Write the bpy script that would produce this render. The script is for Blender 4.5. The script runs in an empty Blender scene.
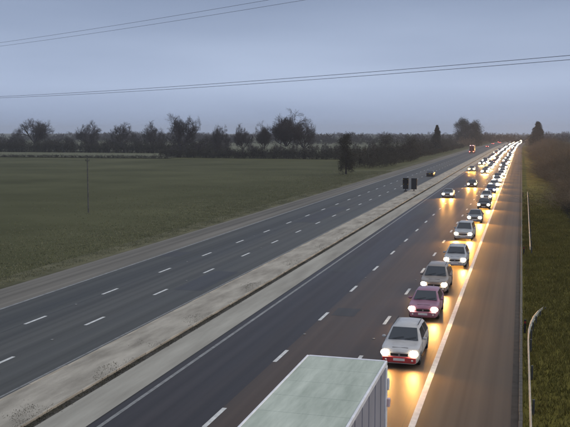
import bpy, bmesh, math, random
import numpy as np
from mathutils import Vector, Matrix
R = math.radians
SC = bpy.context.scene
COL = SC.collection

# ------------------------------------------------------------------ camera
cam_d = bpy.data.cameras.new('camera')
cam = bpy.data.objects.new('camera', cam_d)
COL.objects.link(cam)
cam.location = (0, 0, 10.63)
cam.rotation_euler = (R(90 - 5.507), 0, R(15.776))
cam_d.sensor_width = 36
cam_d.lens = 835 / 570 * 36
cam_d.clip_start = 0.3
cam_d.clip_end = 9000
SC.camera = cam

# ------------------------------------------------------------------ sky, sun, exposure
SUN_EL, SUN_ROT = R(38), R(70)
world = bpy.data.worlds.new('World')
SC.world = world
world.use_nodes = True
nt = world.node_tree
nt.nodes.clear()
N = nt.nodes.new
out = N('ShaderNodeOutputWorld')
sky = N('ShaderNodeTexSky')
sky.sky_type = 'NISHITA'
sky.sun_disc = False
sky.sun_elevation = SUN_EL
sky.sun_rotation = SUN_ROT
sky.air_density = 1.6
sky.dust_density = 3.0
bg_sky = N('ShaderNodeBackground')
bg_sky.inputs['Strength'].default_value = 0.05
nt.links.new(sky.outputs[0], bg_sky.inputs[0])
# overcast layer: even blue-grey stratus with faint streaks
tc = N('ShaderNodeTexCoord')
mp = N('ShaderNodeMapping')
mp.inputs['Scale'].default_value = (1.2, 1.2, 7.0)
nz = N('ShaderNodeTexNoise')
nz.inputs['Scale'].default_value = 1.6
nz.inputs['Detail'].default_value = 4
nz.inputs['Roughness'].default_value = .5
rp = N('ShaderNodeValToRGB')
rp.color_ramp.elements[0].position = .3
rp.color_ramp.elements[1].position = .72
rp.color_ramp.elements[0].color = (.365, .445, .630, 1)
rp.color_ramp.elements[1].color = (.480, .570, .770, 1)
sep = N('ShaderNodeSeparateXYZ')
hr = N('ShaderNodeValToRGB')
hr.color_ramp.elements[0].position = 0.0
hr.color_ramp.elements[1].position = 0.15
hr.color_ramp.elements[0].color = (.88, .90, .92, 1)
hr.color_ramp.elements[1].color = (.74, .77, .81, 1)
_e = hr.color_ramp.elements.new(.055); _e.color = (1.10, 1.12, 1.12, 1)
_e = hr.color_ramp.elements.new(.3); _e.color = (.90, .92, .93, 1)
_e = hr.color_ramp.elements.new(.7); _e.color = (1.25, 1.17, 1.02, 1)
mul = N('ShaderNodeMixRGB')
mul.blend_type = 'MULTIPLY'
mul.inputs[0].default_value = 1
bg_cl = N('ShaderNodeBackground')
bg_cl.inputs['Strength'].default_value = 1.0
mx = N('ShaderNodeMixShader')
mx.inputs[0].default_value = .88
L = nt.links.new
L(tc.outputs['Generated'], mp.inputs[0]); L(mp.outputs[0], nz.inputs[0]); L(nz.outputs[0], rp.inputs[0])
L(tc.outputs['Generated'], sep.inputs[0]); L(sep.outputs[2], hr.inputs[0])
L(rp.outputs[0], mul.inputs[1]); L(hr.outputs[0], mul.inputs[2]); L(mul.outputs[0], bg_cl.inputs[0])
L(bg_sky.outputs[0], mx.inputs[1]); L(bg_cl.outputs[0], mx.inputs[2]); L(mx.outputs[0], out.inputs[0])

sun_d = bpy.data.lights.new('sun', 'SUN')
sun_d.energy = 1.1
sun_d.angle = R(50)
sun_d.color = (1, .88, .70)
sun = bpy.data.objects.new('sun', sun_d)
COL.objects.link(sun)
sun.rotation_euler = (R(90) - SUN_EL, 0, R(180) - SUN_ROT)

SC.view_settings.view_transform = 'Standard'
SC.view_settings.look = 'None'
SC.view_settings.gamma = 1
SC.view_settings.exposure = 0.0
SC.cycles.sample_clamp_indirect = 3
SC.cycles.use_denoising = True
SC.cycles.volume_bounces = 0
SC.cycles.volume_step_rate = 4
SC.cycles.max_bounces = 5

# ------------------------------------------------------------------ materials
def mat(name, col, rough=.7, spec=.3, metal=0, noise=None, scale=3, detail=5, bump=0, bscale=40,
        emit=None, estr=0, coat=0, stretch=None, alt=None, rvar=0):
    m = bpy.data.materials.new(name)
    m.use_nodes = True
    t = m.node_tree
    b = t.nodes['Principled BSDF']
    b.inputs['Base Color'].default_value = (*col, 1)
    b.inputs['Roughness'].default_value = rough
    b.inputs['Metallic'].default_value = metal
    b.inputs['Specular IOR Level'].default_value = spec
    if coat:
        b.inputs['Coat Weight'].default_value = coat
        b.inputs['Coat Roughness'].default_value = .08
    c = t.nodes.new('ShaderNodeTexCoord')
    mpn = t.nodes.new('ShaderNodeMapping')
    t.links.new(c.outputs['Object'], mpn.inputs[0])
    if stretch:
        mpn.inputs['Scale'].default_value = stretch
    v = .12 if noise is None else noise
    n1 = t.nodes.new('ShaderNodeTexNoise')
    n1.inputs['Scale'].default_value = scale
    n1.inputs['Detail'].default_value = detail
    n1.inputs['Roughness'].default_value = .62
    t.links.new(mpn.outputs[0], n1.inputs[0])
    r = t.nodes.new('ShaderNodeValToRGB')
    r.color_ramp.elements[0].position = .32
    r.color_ramp.elements[1].position = .68
    a = alt or tuple(max(0, x * (1 + v)) for x in col)
    r.color_ramp.elements[0].color = (*[x * (1 - v) for x in col], 1)
    r.color_ramp.elements[1].color = (*a, 1)
    t.links.new(n1.outputs[0], r.inputs[0])
    t.links.new(r.outputs[0], b.inputs['Base Color'])
    if rvar:
        mr = t.nodes.new('ShaderNodeMapRange')
        mr.inputs[1].default_value = .3; mr.inputs[2].default_value = .7
        mr.inputs[3].default_value = rough - rvar; mr.inputs[4].default_value = rough + rvar
        t.links.new(n1.outputs[0], mr.inputs[0])
        t.links.new(mr.outputs[0], b.inputs['Roughness'])
    if bump:
        n2 = t.nodes.new('ShaderNodeTexNoise')
        n2.inputs['Scale'].default_value = bscale
        n2.inputs['Detail'].default_value = 3
        t.links.new(c.outputs['Object'], n2.inputs[0])
        bp = t.nodes.new('ShaderNodeBump')
        bp.inputs['Strength'].default_value = bump
        bp.inputs['Distance'].default_value = .02
        t.links.new(n2.outputs[0], bp.inputs['Height'])
        t.links.new(bp.outputs[0], b.inputs['Normal'])
    if emit:
        b.inputs['Emission Color'].default_value = (*emit, 1)
        b.inputs['Emission Strength'].default_value = estr
    return m

M = {}
M['grass_ground'] = mat('grass_ground', (.074, .076, .025), .9, .1, noise=.35, scale=.035, detail=9, alt=(.098, .098, .044), bump=.6, bscale=3)
M['pale_field'] = mat('pale_field', (.12, .125, .075), .95, .1, noise=.12, scale=.02, detail=7, alt=(.16, .16, .105))
M['plough_field'] = mat('plough_field', (.115, .095, .070), .95, .1, noise=.2, scale=.02, detail=7, alt=(.14, .125, .085))
M['verge'] = mat('verge', (.10, .10, .055), .95, .1, noise=.35, scale=.25, detail=8, alt=(.16, .15, .09), bump=.7, bscale=6)
M['verge_right'] = mat('verge_right', (.12, .105, .018), .95, .1, noise=.4, scale=.2, detail=8, alt=(.17, .145, .03), bump=.7, bscale=6)
def road_mat(name, col, alt, rough, spec):
    m = mat(name, col, rough, spec, noise=.16, scale=.35, detail=8, alt=alt, bump=.25, bscale=25, stretch=(1, .06, 1), rvar=.07)
    # long polished streaks and blotches worn along the lanes
    t = m.node_tree; b = t.nodes['Principled BSDF']
    src = b.inputs['Base Color'].links[0].from_socket
    c = t.nodes.new('ShaderNodeTexCoord'); q = t.nodes.new('ShaderNodeMapping'); q.inputs['Scale'].default_value = (1.7, .006, 1)
    w = t.nodes.new('ShaderNodeTexNoise'); w.inputs['Scale'].default_value = 1; w.inputs['Detail'].default_value = 3
    k = t.nodes.new('ShaderNodeMapRange'); k.inputs[1].default_value = .3; k.inputs[2].default_value = .7; k.inputs[3].default_value = .72; k.inputs[4].default_value = 1.30
    u = t.nodes.new('ShaderNodeMixRGB'); u.blend_type = 'MULTIPLY'; u.inputs[0].default_value = 1
    t.links.new(c.outputs['Object'], q.inputs[0]); t.links.new(q.outputs[0], w.inputs[0]); t.links.new(w.outputs[0], k.inputs[0])
    t.links.new(src, u.inputs[1]); t.links.new(k.outputs[0], u.inputs[2]); t.links.new(u.outputs[0], b.inputs['Base Color'])
    return m
M['asphalt_dark'] = road_mat('asphalt_dark', (.030, .025, .027), (.041, .035, .035), .48, .19)
M['tar'] = road_mat('tar', (.030, .028, .026), (.040, .037, .034), .5, .25)
M['asphalt_worn_warm'] = road_mat('asphalt_worn_warm', (.050, .035, .026), (.075, .052, .038), .48, .2)  # wheel-worn brown, with warm headlight tint mixed into the base colour
M['asphalt_left'] = road_mat('asphalt_left', (.066, .066, .060), (.088, .087, .079), .58, .18)
M['asphalt_lane'] = road_mat('asphalt_lane', (.060, .061, .057), (.078, .079, .073), .6, .17)
M['shoulder_left'] = road_mat('shoulder_left', (.15, .14, .12), (.20, .185, .16), .8, .1)
M['shoulder_right'] = road_mat('shoulder_right', (.082, .063, .046), (.112, .086, .062), .6, .14)  # brown surface, albedo warmed further to carry the headlight tint
M['median_pale'] = mat('median_pale', (.33, .30, .25), .9, .1, noise=.22, scale=1.1, detail=9, alt=(.48, .44, .37), bump=.5, bscale=20, stretch=(1, .25, 1))
M['median_grey'] = mat('median_grey', (.33, .31, .265), .85, .1, noise=.18, scale=.8, detail=8, alt=(.42, .40, .345), bump=.3, bscale=20, stretch=(1, .12, 1))
M['paint_white'] = mat('paint_white', (.60, .60, .57), .6, .4, noise=.22, scale=2.5, detail=8, alt=(.76, .76, .73))
M['paint_worn'] = mat('paint_worn', (.20, .20, .19), .6, .4, noise=.3, scale=2.5, detail=8, alt=(.30, .30, .29))
M['kerb'] = mat('kerb', (.14, .13, .11), .85, .2, noise=.25, scale=2)
M['gutter'] = mat('gutter', (.060, .054, .045), .8, .2, noise=.25, scale=2)
M['steel_dark'] = mat('steel_dark', (.085, .085, .085), .55, .4, metal=.3, noise=.25, scale=2)
M['steel_pale'] = mat('steel_pale', (.36, .37, .32), .55, .4, metal=.2, noise=.2, scale=2)
M['bark'] = mat('bark', (.050, .045, .045), .9, .1, noise=.3, scale=2)
M['twigs'] = mat('twigs', (.070, .060, .060), .9, .1, noise=.25, scale=.6)
M['twigs_brown'] = mat('twigs_brown', (.17, .13, .085), .9, .1, noise=.3, scale=.5)
M['hedge_dark'] = mat('hedge_dark', (.036, .034, .026), .9, .1, noise=.35, scale=.4, alt=(.075, .07, .05))
M['evergreen'] = mat('evergreen', (.024, .030, .026), .8, .2, noise=.4, scale=.8, alt=(.05, .058, .042))
M['grass_blade'] = mat('grass_blade', (.20, .20, .11), .85, .2, noise=.35, scale=.5, alt=(.25, .24, .145))
M['weed'] = mat('weed', (.055, .052, .038), .9, .1, noise=.4, scale=.8, alt=(.13, .12, .08))
M['grass_dark'] = mat('grass_dark', (.13, .115, .02), .85, .2, noise=.35, scale=.5, alt=(.17, .145, .035))
M['wood_pole'] = mat('wood_pole', (.13, .125, .11), .9, .1, noise=.3, scale=3)
M['cable'] = mat('cable', (.22, .24, .29), .6, .3)
M['black_plastic'] = mat('black_plastic', (.018, .018, .02), .6, .3)
M['box_dark'] = mat('box_dark', (.030, .032, .036), .6, .3)
M['tyre'] = mat('tyre', (.018, .018, .018), .85, .2)
M['alloy'] = mat('alloy', (.35, .35, .36), .35, .5, metal=.8)
M['glass'] = mat('glass', (.016, .020, .026), .10, 1.0)
M['plate'] = mat('plate', (.7, .7, .66), .5, .4)
M['plate_yellow'] = mat('plate_yellow', (.65, .48, .05), .5, .4)
M['headlamp'] = mat('headlamp', (.8, .8, .8), .2, .5, emit=(1.0, .80, .50), estr=80)
M['headlamp_warm'] = mat('headlamp_warm', (.8, .8, .8), .2, .5, emit=(1.0, .72, .38), estr=60)
M['headlamp_cold'] = mat('headlamp_cold', (.8, .8, .8), .2, .5, emit=(.85, .82, .80), estr=120)
M['headlamp_amber'] = mat('headlamp_amber', (.8, .7, .4), .2, .5, emit=(1.0, .62, .20), estr=14)
M['tail_lit'] = mat('tail_lit', (.5, .02, .02), .3, .5, emit=(1.0, .12, .10), estr=45)
M['tail_unlit'] = mat('tail_unlit', (.25, .012, .012), .3, .5)
M['marker_red'] = mat('marker_red', (.5, .1, .1), .3, .5, emit=(1.0, .35, .35), estr=22)
M['lamp_pale'] = mat('lamp_pale', (.75, .55, .55), .3, .5)
def paint(name, c, metal=.15):
    M[name] = mat(name, c, .38, .5, metal=metal, noise=.12, scale=2.2, coat=.35)
paint('paint_white_car', (.50, .48, .46), 0)
paint('paint_maroon_flare', (.32, .14, .20))  # maroon body with the purple lamp flare put into its colour
paint('paint_beige', (.30, .255, .22))
paint('paint_silver', (.42, .42, .42))
paint('paint_grey', (.20, .21, .22))
paint('paint_black', (.022, .022, .026))
paint('paint_blue', (.04, .07, .16))
paint('paint_red', (.32, .03, .03))
paint('paint_vanwhite', (.62, .63, .64), 0)
M['bumper_red'] = mat('bumper_red', (.42, .045, .05), .45, .4)  # red tone of the white estate's front bumper
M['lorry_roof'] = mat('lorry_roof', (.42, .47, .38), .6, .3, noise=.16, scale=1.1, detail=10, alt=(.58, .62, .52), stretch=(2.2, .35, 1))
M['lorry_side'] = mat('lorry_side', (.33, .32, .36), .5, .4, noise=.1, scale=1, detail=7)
M['lorry_trim'] = mat('lorry_trim', (.82, .80, .81), .45, .4)
M['lorry_cab'] = mat('lorry_cab', (.55, .56, .55), .4, .5)
M['lorry_red_glow'] = mat('lorry_red_glow', (.13, .03, .035), .5, .4)  # red glow around the tail lights is put into this body colour

# ------------------------------------------------------------------ helpers
def props(o, label=None, cat=None, group=None, kind=None):
    if label: o['label'] = label
    if cat: o['category'] = cat
    if group: o['group'] = group
    if kind: o['kind'] = kind
    return o

def mesh_obj(name, verts, faces, m, parent=None, smooth=None):
    me = bpy.data.meshes.new(name)
    me.from_pydata([tuple(v) for v in verts], [], [tuple(f) for f in faces])
    me.update()
    if m is not None:
        me.materials.append(m)
    if smooth is not None:
        for p in me.polygons: p.use_smooth = True
        me.set_sharp_from_angle(angle=R(smooth))
    o = bpy.data.objects.new(name, me)
    COL.objects.link(o)
    if parent: o.parent = parent
    return o

def fast_obj(name, V, F, m, parent=None):
    """V (n,3) array, F (m,3) triangles array."""
    me = bpy.data.meshes.new(name)
    V = np.asarray(V, np.float32); F = np.asarray(F, np.int32)
    k = F.shape[1]
    me.vertices.add(len(V)); me.vertices.foreach_set('co', V.ravel())
    me.loops.add(F.size); me.loops.foreach_set('vertex_index', F.ravel())
    me.polygons.add(len(F))
    me.polygons.foreach_set('loop_start', np.arange(len(F), dtype=np.int32) * k)
    me.polygons.foreach_set('loop_total', np.full(len(F), k, np.int32))
    me.update(calc_edges=True)
    me.materials.append(m)
    o = bpy.data.objects.new(name, me)
    COL.objects.link(o)
    if parent: o.parent = parent
    return o

def empty(name, loc=(0, 0, 0), rz=0):
    o = bpy.data.objects.new(name, None)
    o.empty_display_size = .3
    COL.objects.link(o)
    o.location = loc
    o.rotation_euler = (0, 0, rz)
    return o

class MB:
    def __init__(s): s.v = []; s.f = []
    def add(s, v, f):
        n = len(s.v); s.v += [tuple(x) for x in v]; s.f += [tuple(i + n for i in q) for q in f]
    def box(s, x0, x1, y0, y1, z0, z1, bev=0):
        if bev:
            b = bev
            pts = []
            for z, i in ((z0, b), (z0 + b, 0), (z1 - b, 0), (z1, b)):
                a0, a1, c0, c1 = x0 + i, x1 - i, y0 + i, y1 - i
                pts += [(a0 + b, c0, z), (a1 - b, c0, z), (a1, c0 + b, z), (a1, c1 - b, z), (a1 - b, c1, z), (a0 + b, c1, z), (a0, c1 - b, z), (a0, c0 + b, z)]
            f = [tuple(range(7, -1, -1)), tuple(range(24, 32))]
            for k in range(3):
                for i in range(8):
                    f.append((k * 8 + i, k * 8 + (i + 1) % 8, k * 8 + 8 + (i + 1) % 8, k * 8 + 8 + i))
            s.add(pts, f)
        else:
            s.add([(x0, y0, z0), (x1, y0, z0), (x1, y1, z0), (x0, y1, z0), (x0, y0, z1), (x1, y0, z1), (x1, y1, z1), (x0, y1, z1)],
                  [(0, 3, 2, 1), (4, 5, 6, 7), (0, 1, 5, 4), (1, 2, 6, 5), (2, 3, 7, 6), (3, 0, 4, 7)])
        return s
    def tube(s, a, b, r0, r1=None, n=8, cap=True):
        r1 = r0 if r1 is None else r1
        a = Vector(a); b = Vector(b); d = (b - a).normalized()
        u = d.orthogonal().normalized(); w = d.cross(u)
        p = []
        for c, r in ((a, r0), (b, r1)):
            for i in range(n):
                t = 2 * math.pi * i / n
                p.append(c + u * (r * math.cos(t)) + w * (r * math.sin(t)))
        f = [(i, (i + 1) % n, n + (i + 1) % n, n + i) for i in range(n)]
        if cap: f += [tuple(range(n - 1, -1, -1)), tuple(range(n, 2 * n))]
        s.add(p, f)
        return s
    def ellipsoid(s, c, rx, ry, rz, nu=10, nv=6):
        p = []; f = []
        for j in range(nv + 1):
            th = math.pi * j / nv
            for i in range(nu):
                ph = 2 * math.pi * i / nu
                p.append((c[0] + rx * math.sin(th) * math.cos(ph), c[1] + ry * math.sin(th) * math.sin(ph), c[2] + rz * math.cos(th)))
        for j in range(nv):
            for i in range(nu):
                f.append((j * nu + i, (j + 1) * nu + i, (j + 1) * nu + (i + 1) % nu, j * nu + (i + 1) % nu))
        s.add(p, f)
        return s
    def build(s, name, m, parent=None, smooth=None):
        return mesh_obj(name, s.v, s.f, m, parent, smooth)

def cx(y):
    """lateral bend of the motorway far away"""
    return 2.3e-5 * max(0, y - 520) ** 2

def ribbon(name, x0, x1, z, m, y0, y1, parent=None, kind='structure', cuts=None):
    ys = [y0]
    while ys[-1] < y1:
        ys.append(min(y1, ys[-1] + (25 if ys[-1] < 500 else 40)))
    v = []; f = []
    for i, y in enumerate(ys):
        v += [(x0 + cx(y), y, z), (x1 + cx(y), y, z)]
        if i: f.append((2 * i - 2, 2 * i - 1, 2 * i + 1, 2 * i))
    o = mesh_obj(name, v, f, m, parent)
    if kind and not parent: o['kind'] = kind
    return o

# ------------------------------------------------------------------ ground and fields
Y0, Y1 = -120, 1750
def terr(x, y):
    """gentle rise of the farmland away from the road"""
    d = max(0, -x - 60)
    e = max(0, x - 12)
    far = max(0, y - 900)
    return min(6, d * .0012 * min(1, max(0, y - 250) / 400)) + min(5, e * .03) + far * .0012
gx = sorted(set([-3200, -2400, -1800, -1200, -800, -600, -450, -350, -250, -180, -120, -80, -60, -36, 1.2, 5, 8, 12, 16, 22, 30, 60, 120, 300, 700, 1500, 2400]))
gy = [-250, -120, -40, 0, 40, 80, 120, 160, 200, 250, 300, 350, 400, 450, 500, 560, 620, 700, 800, 900, 1000, 1150, 1300, 1500, 1750, 2100, 2600, 3200, 4200]
v = []; f = []
for y in gy:
    for x in gx:
        road = -37 < x < 2
        v.append((x, y, terr(x, y) if not road and abs(x) > 40 or x > 12 else 0))
for j in range(len(gy) - 1):
    for i in range(len(gx) - 1):
        a = j * len(gx) + i
        f.append((a, a + 1, a + 1 + len(gx), a + len(gx)))
g = mesh_obj('ground', v, f, M['grass_ground'])
g['kind'] = 'structure'

def sheet(name, pts, m, dz=.03):
    """a field laid over the terrain, subdivided so that it follows it"""
    bm = bmesh.new()
    vs = [bm.verts.new((x, y, 0)) for x, y in pts]
    bm.faces.new(vs)
    bmesh.ops.triangulate(bm, faces=bm.faces[:])
    for _ in range(4):
        bmesh.ops.subdivide_edges(bm, edges=bm.edges[:], cuts=1, use_grid_fill=True)
    for w in bm.verts: w.co.z = terr(w.co.x, w.co.y) + dz
    me = bpy.data.meshes.new(name); bm.to_mesh(me); bm.free(); me.materials.append(m)
    o = bpy.data.objects.new(name, me); COL.objects.link(o); o['kind'] = 'structure'
    return o
sheet('pale_field', [(-700, 322), (-142, 322), (-150, 395), (-700, 395)], M['pale_field'], .25)
sheet('far_field', [(-900, 420), (-60, 420), (-60, 800), (-900, 800)], M['pale_field'], .35)

# ------------------------------------------------------------------ carriageways
RN0 = random.Random(77)
CY1 = 1700
rc = ribbon('right_carriageway', -14.95, -10.9, .012, M['asphalt_dark'], Y0, CY1)
ribbon('right_slow_lanes', -10.9, -3.5, .012, M['asphalt_worn_warm'], Y0, CY1)
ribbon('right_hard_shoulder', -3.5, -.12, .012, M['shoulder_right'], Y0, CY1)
lc = ribbon('left_carriageway', -26.45, -19.6, .012, M['asphalt_left'], Y0, CY1)
ribbon('left_inner_lane', -30.15, -26.45, .012, M['asphalt_lane'], Y0, CY1)
ribbon('left_hard_shoulder', -34.0, -30.15, .012, M['shoulder_left'], Y0, CY1)
md = ribbon('median_gravel', -19.6, -17.2, .11, M['median_pale'], Y0, CY1)
for xk in (-19.62, -17.18):
    mb_ = MB()
    for k in range(60): mb_.box(xk - .06 + cx(300 + k * 18), xk + .06 + cx(300 + k * 18), 300 + k * 18, 317.9 + k * 18, -.02, .118)
    ko = mb_.build('distant_edging', M['median_pale'], md); ko['kind'] = 'stuff'
me_ = MB().box(-.06, .06, -1.49, 1.49, -.02, .13, .012).build('edging_stone', M['median_pale'], md)
for xk in (-19.62, -17.18):
    for k in range(94):
        c = me_ if (xk < -19 and k == 0) else me_.copy()
        if c is not me_: COL.objects.link(c); c.parent = md
        c.location = (xk + RN0.uniform(-.012, .012), 19.5 + 3 * k, RN0.uniform(-.012, .004))
        c.rotation_euler = (0, 0, RN0.uniform(-.003, .003))
ribbon('median_channel', -17.2, -16.75, .02, M['gutter'], Y0, CY1)
ribbon('median_pavement', -16.75, -14.95, .025, M['median_grey'], Y0, CY1)
ribbon('left_verge', -36.6, -34.0, .02, M['verge'], Y0, 700)
ribbon('shoulder_gutter', -.12, .16, .02, M['gutter'], Y0, 700)
ribbon('right_verge', .30, 7.6, .02, M['verge_right'], Y0, 700)
# low concrete kerb between gutter and verge, laid as single kerb stones
kb = empty('kerb'); kb['kind'] = 'structure'
ks = MB().box(-.07, .07, -.485, .485, 0, .13, .015).build('kerb_stone', M['kerb'], kb)
ks.location = (.23, 18.5, 0)
for k in range(1, 110):
    c = ks.copy(); COL.objects.link(c); c.parent = kb; c.location = (.23 + random.uniform(-.006, .006), 18.5 + k, random.uniform(-.006, .004))
kf = MB()
for k in range(60):
    kf.box(.16, .30, 128 + k * 9, 128 + k * 9 + 8.96, 0, .125)
kf = kf.build('kerb_run', M['kerb'], kb); kf['kind'] = 'stuff'

# ------------------------------------------------------------------ road markings
def edge_line(name, x, parent, m, w=.2):
    o = ribbon(name, x - w / 2, x + w / 2, .017, m, Y0, CY1, parent, None)
    return o
edge_line('edge_line', -3.58, rc, M['paint_white'], .24)
edge_line('edge_line', -14.5, rc, M['paint_worn'], .17)
edge_line('edge_line', -30.1, lc, M['paint_worn'], .2)
edge_line('edge_line', -20.0, lc, M['paint_worn'], .11)
dash_me = {}
def dashes(x, ph, parent, m, near=300):
    far = MB(); first = None
    k = -4
    while True:
        y = ph + 9 * k; k += 1
        if y > 1300: break
        if y < 15: continue
        if y < near:
            key = m.name
            if key not in dash_me:
                o = mesh_obj('lane_dash', [(-.095, -1.1, 0), (.09, -1.1, 0), (.095, 1.1, 0), (-.09, 1.1, 0)], [(0, 1, 2, 3)], m, parent)
                dash_me[key] = o.data
            else:
                o = bpy.data.objects.new('lane_dash', dash_me[key]); COL.objects.link(o); o.parent = parent
            o.location = (x + cx(y), y, .018)
        else:
            c = cx(y)
            far.add([(x - .08 + c, y - 1, .018), (x + .08 + c, y - 1, .018), (x + .08 + c, y + 1, .018), (x - .08 + c, y + 1, .018)], [(0, 1, 2, 3)])
    o = far.build('distant_dashes', m, parent); o['kind'] = 'stuff'
dashes(-7.12, 37.6, rc, M['paint_white'])
dashes(-10.82, 37.6, rc, M['paint_white'])
dashes(-23.05, 32.9, lc, M['paint_white'])
dashes(-26.42, 41.2, lc, M['paint_white'])

# cat's eyes between the lane dashes, drain gratings and tar repairs
se = MB().box(-.06, .06, -.08, .08, 0, .022, .006).build('road_stud', M['paint_worn'], rc)
se.location = (-7.12, 37.6 + 4.5, .014)
for x, ph, par in ((-7.12, 37.6, rc), (-10.82, 37.6, rc), (-23.05, 32.9, lc), (-26.42, 41.2, lc)):
    for k in range(-2, 8):
        y = ph + 4.5 + 18 * k
        if y < 20 or (x == -7.12 and k == 0): continue
        c = se.copy(); COL.objects.link(c); c.parent = par; c.location = (x, y, .014)
def patch(x0, x1, y0, y1, par, m):
    n = 7; v_ = []; f_ = []
    for i in range(n):
        y = y0 + (y1 - y0) * i / (n - 1); v_ += [(x0 + RN0.uniform(-.04, .04), y, .0155), (x1 + RN0.uniform(-.04, .04), y, .0155)]
        if i: f_.append((2 * i - 2, 2 * i - 1, 2 * i + 1, 2 * i))
    mesh_obj('tar_repair', v_, f_, m, par)
for a in ((-14.2, -12.4, 62, 71), (-10.5, -9.1, 47, 49.2), (-22.6, -20.6, 52, 60), (-30, -28.2, 66, 69), (-13.9, -11.4, 108, 131), (-26.1, -23.5, 96, 118)):
    patch(*a, rc if a[0] > -15 else lc, M['tar'])
for y0_, y1_, x_ in ((24, 58, -14.93), (70, 120, -10.95), (30, 95, -26.5), (26, 70, -3.9)):
    patch(x_ - .035, x_ + .035, y0_, y1_, rc if x_ > -15 else lc, M['tar'])

# ------------------------------------------------------------------ vegetation builders
class Twig:
    """collects tapered three-sided branch segments"""
    def __init__(s): s.a = []; s.b = []; s.r = []; s.q = []
    def seg(s, a, b, r0, r1): s.a.append(a); s.b.append(b); s.r.append((r0, r1))
    def arrays(s):
        A = np.array(s.a, float); B = np.array(s.b, float); Rr = np.array(s.r, float)
        D = B - A; D /= np.linalg.norm(D, axis=1)[:, None] + 1e-9
        ref = np.where(np.abs(D[:, 2:3]) < .9, np.array([[0, 0, 1.]]), np.array([[1., 0, 0]]))
        U = np.cross(D, ref); U /= np.linalg.norm(U, axis=1)[:, None] + 1e-9
        W = np.cross(D, U)
        V = []
        for c, k in ((A, 0), (B, 1)):
            for i in range(3):
                t = 2 * math.pi * i / 3
                V.append(c + (U * math.cos(t) + W * math.sin(t)) * Rr[:, k:k + 1])
        V = np.stack(V, 1)
        n = len(A)
        base = (np.arange(n) * 6)[:, None]
        F = []
        for i in range(3):
            j = (i + 1) % 3
            F.append(np.concatenate([base + i, base + j, base + 3 + j], 1)); F.append(np.concatenate([base + i, base + 3 + j, base + 3 + i], 1))
        return V.reshape(-1, 3), np.concatenate(F, 0)

def rdir(rng, d, spread):
    v = np.array([rng.gauss(0, 1) for _ in range(3)]); v -= v.dot(d) * d; v /= np.linalg.norm(v) + 1e-9
    o = d * math.cos(spread) + v * math.sin(spread)
    return o / np.linalg.norm(o)

def grow(rng, T, p, d, length, r, depth, kids, up=.12, rmin=.03):
    n = 3 if depth > 0 else 2
    pts = [p]
    for i in range(n):
        d = d + np.array([rng.gauss(0, .16), rng.gauss(0, .16), rng.gauss(0, .10) + up]); d /= np.linalg.norm(d)
        q = p + d * (length / n)
        T.seg(p, q, max(rmin, r * (1 - i / n * .45)), max(rmin * .8, r * (1 - (i + 1) / n * .45)))
        p = q; pts.append(p)
    if depth == 0: return
    for k in range(kids[depth]):
        t = rng.uniform(.3, 1.0) * n
        i = min(n - 1, int(t)); b = pts[i] + (pts[i + 1] - pts[i]) * (t - i)
        grow(rng, T, b, rdir(rng, d, rng.uniform(.35, 1.0)), length * rng.uniform(.5, .72), r * .5, depth - 1, kids, up * .6, rmin)

def oak_mesh(seed, h=18, spread=1.0, kids=(0, 6, 6, 5, 4), trunk_h=.22, rmin=.023):
    rng = random.Random(seed)
    trunk = Twig(); crown = Twig()
    th = h * trunk_h
    p = np.array([0, 0, -.6]); d = np.array([0, 0, 1.])
    nseg = 5
    tr = []
    for i in range(nseg):
        q = p + np.array([rng.gauss(0, .1), rng.gauss(0, .1), (th + .6) / nseg])
        tr.append((p, q)); p = q
    mb = MB()
    r0 = h * .032
    for i, (a, b) in enumerate(tr):
        mb.tube(a, b, r0 * (1.25 if i == 0 else 1 - i * .06), r0 * (1 - (i + 1) * .06), 9, False)
    L0 = h * .36
    for k in range(8):
        az = 2 * math.pi * (k + rng.random() * .6) / 8
        el = rng.uniform(.25, 1.05) if k % 2 else rng.uniform(.8, 1.4)
        dd = np.array([math.cos(az) * math.cos(el) * spread, math.sin(az) * math.cos(el) * spread, math.sin(el)]); dd /= np.linalg.norm(dd)
        grow(rng, crown, p - np.array([0, 0, rng.uniform(0, th * .25)]), dd, L0 * rng.uniform(.85, 1.15), r0 * .5, 4, kids, .08, rmin)
    V, F = crown.arrays()
    # domed outline: pull the outermost twigs back towards a rounded crown
    c0 = np.array([0, 0, h * .60]); rad = np.array([h * .44 * spread, h * .44 * spread, h * .42])
    Q = (V - c0) / rad; dd = np.linalg.norm(Q, axis=1); nd = np.where(dd > .8, .8 + .17 * np.tanh((dd - .8) / .3), dd)
    V = c0 + Q * (nd / np.maximum(dd, 1e-6))[:, None] * rad
    s = h / max(V[:, 2].max(), 1e-3)
    V[:, 2] = np.where(V[:, 2] > th * .8, th * .8 + (V[:, 2] - th * .8) * (h - th * .8) / (V[:, 2].max() - th * .8), V[:, 2])
    return mb, V, F

def thing_tree(seed, h, spread, **kw):
    mb, V, F = oak_mesh(seed, h, spread, **kw)
    e = empty('bare_tree')
    t = mb.build('trunk', M['bark'], e, 60)
    c = fast_obj('crown', V, F, M['twigs'], e)
    return e

def clone(o, loc, rz=0, scale=None, name=None, parent=None):
    c = o.copy(); COL.objects.link(c); c.parent = parent
    if parent is None:
        c.location = loc; c.rotation_euler = (0, 0, rz)
        if scale is not None: c.scale = scale
    for ch in [x for x in bpy.data.objects if x.parent == o and x is not c]:
        clone(ch, None, parent=c)
    return c

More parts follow.
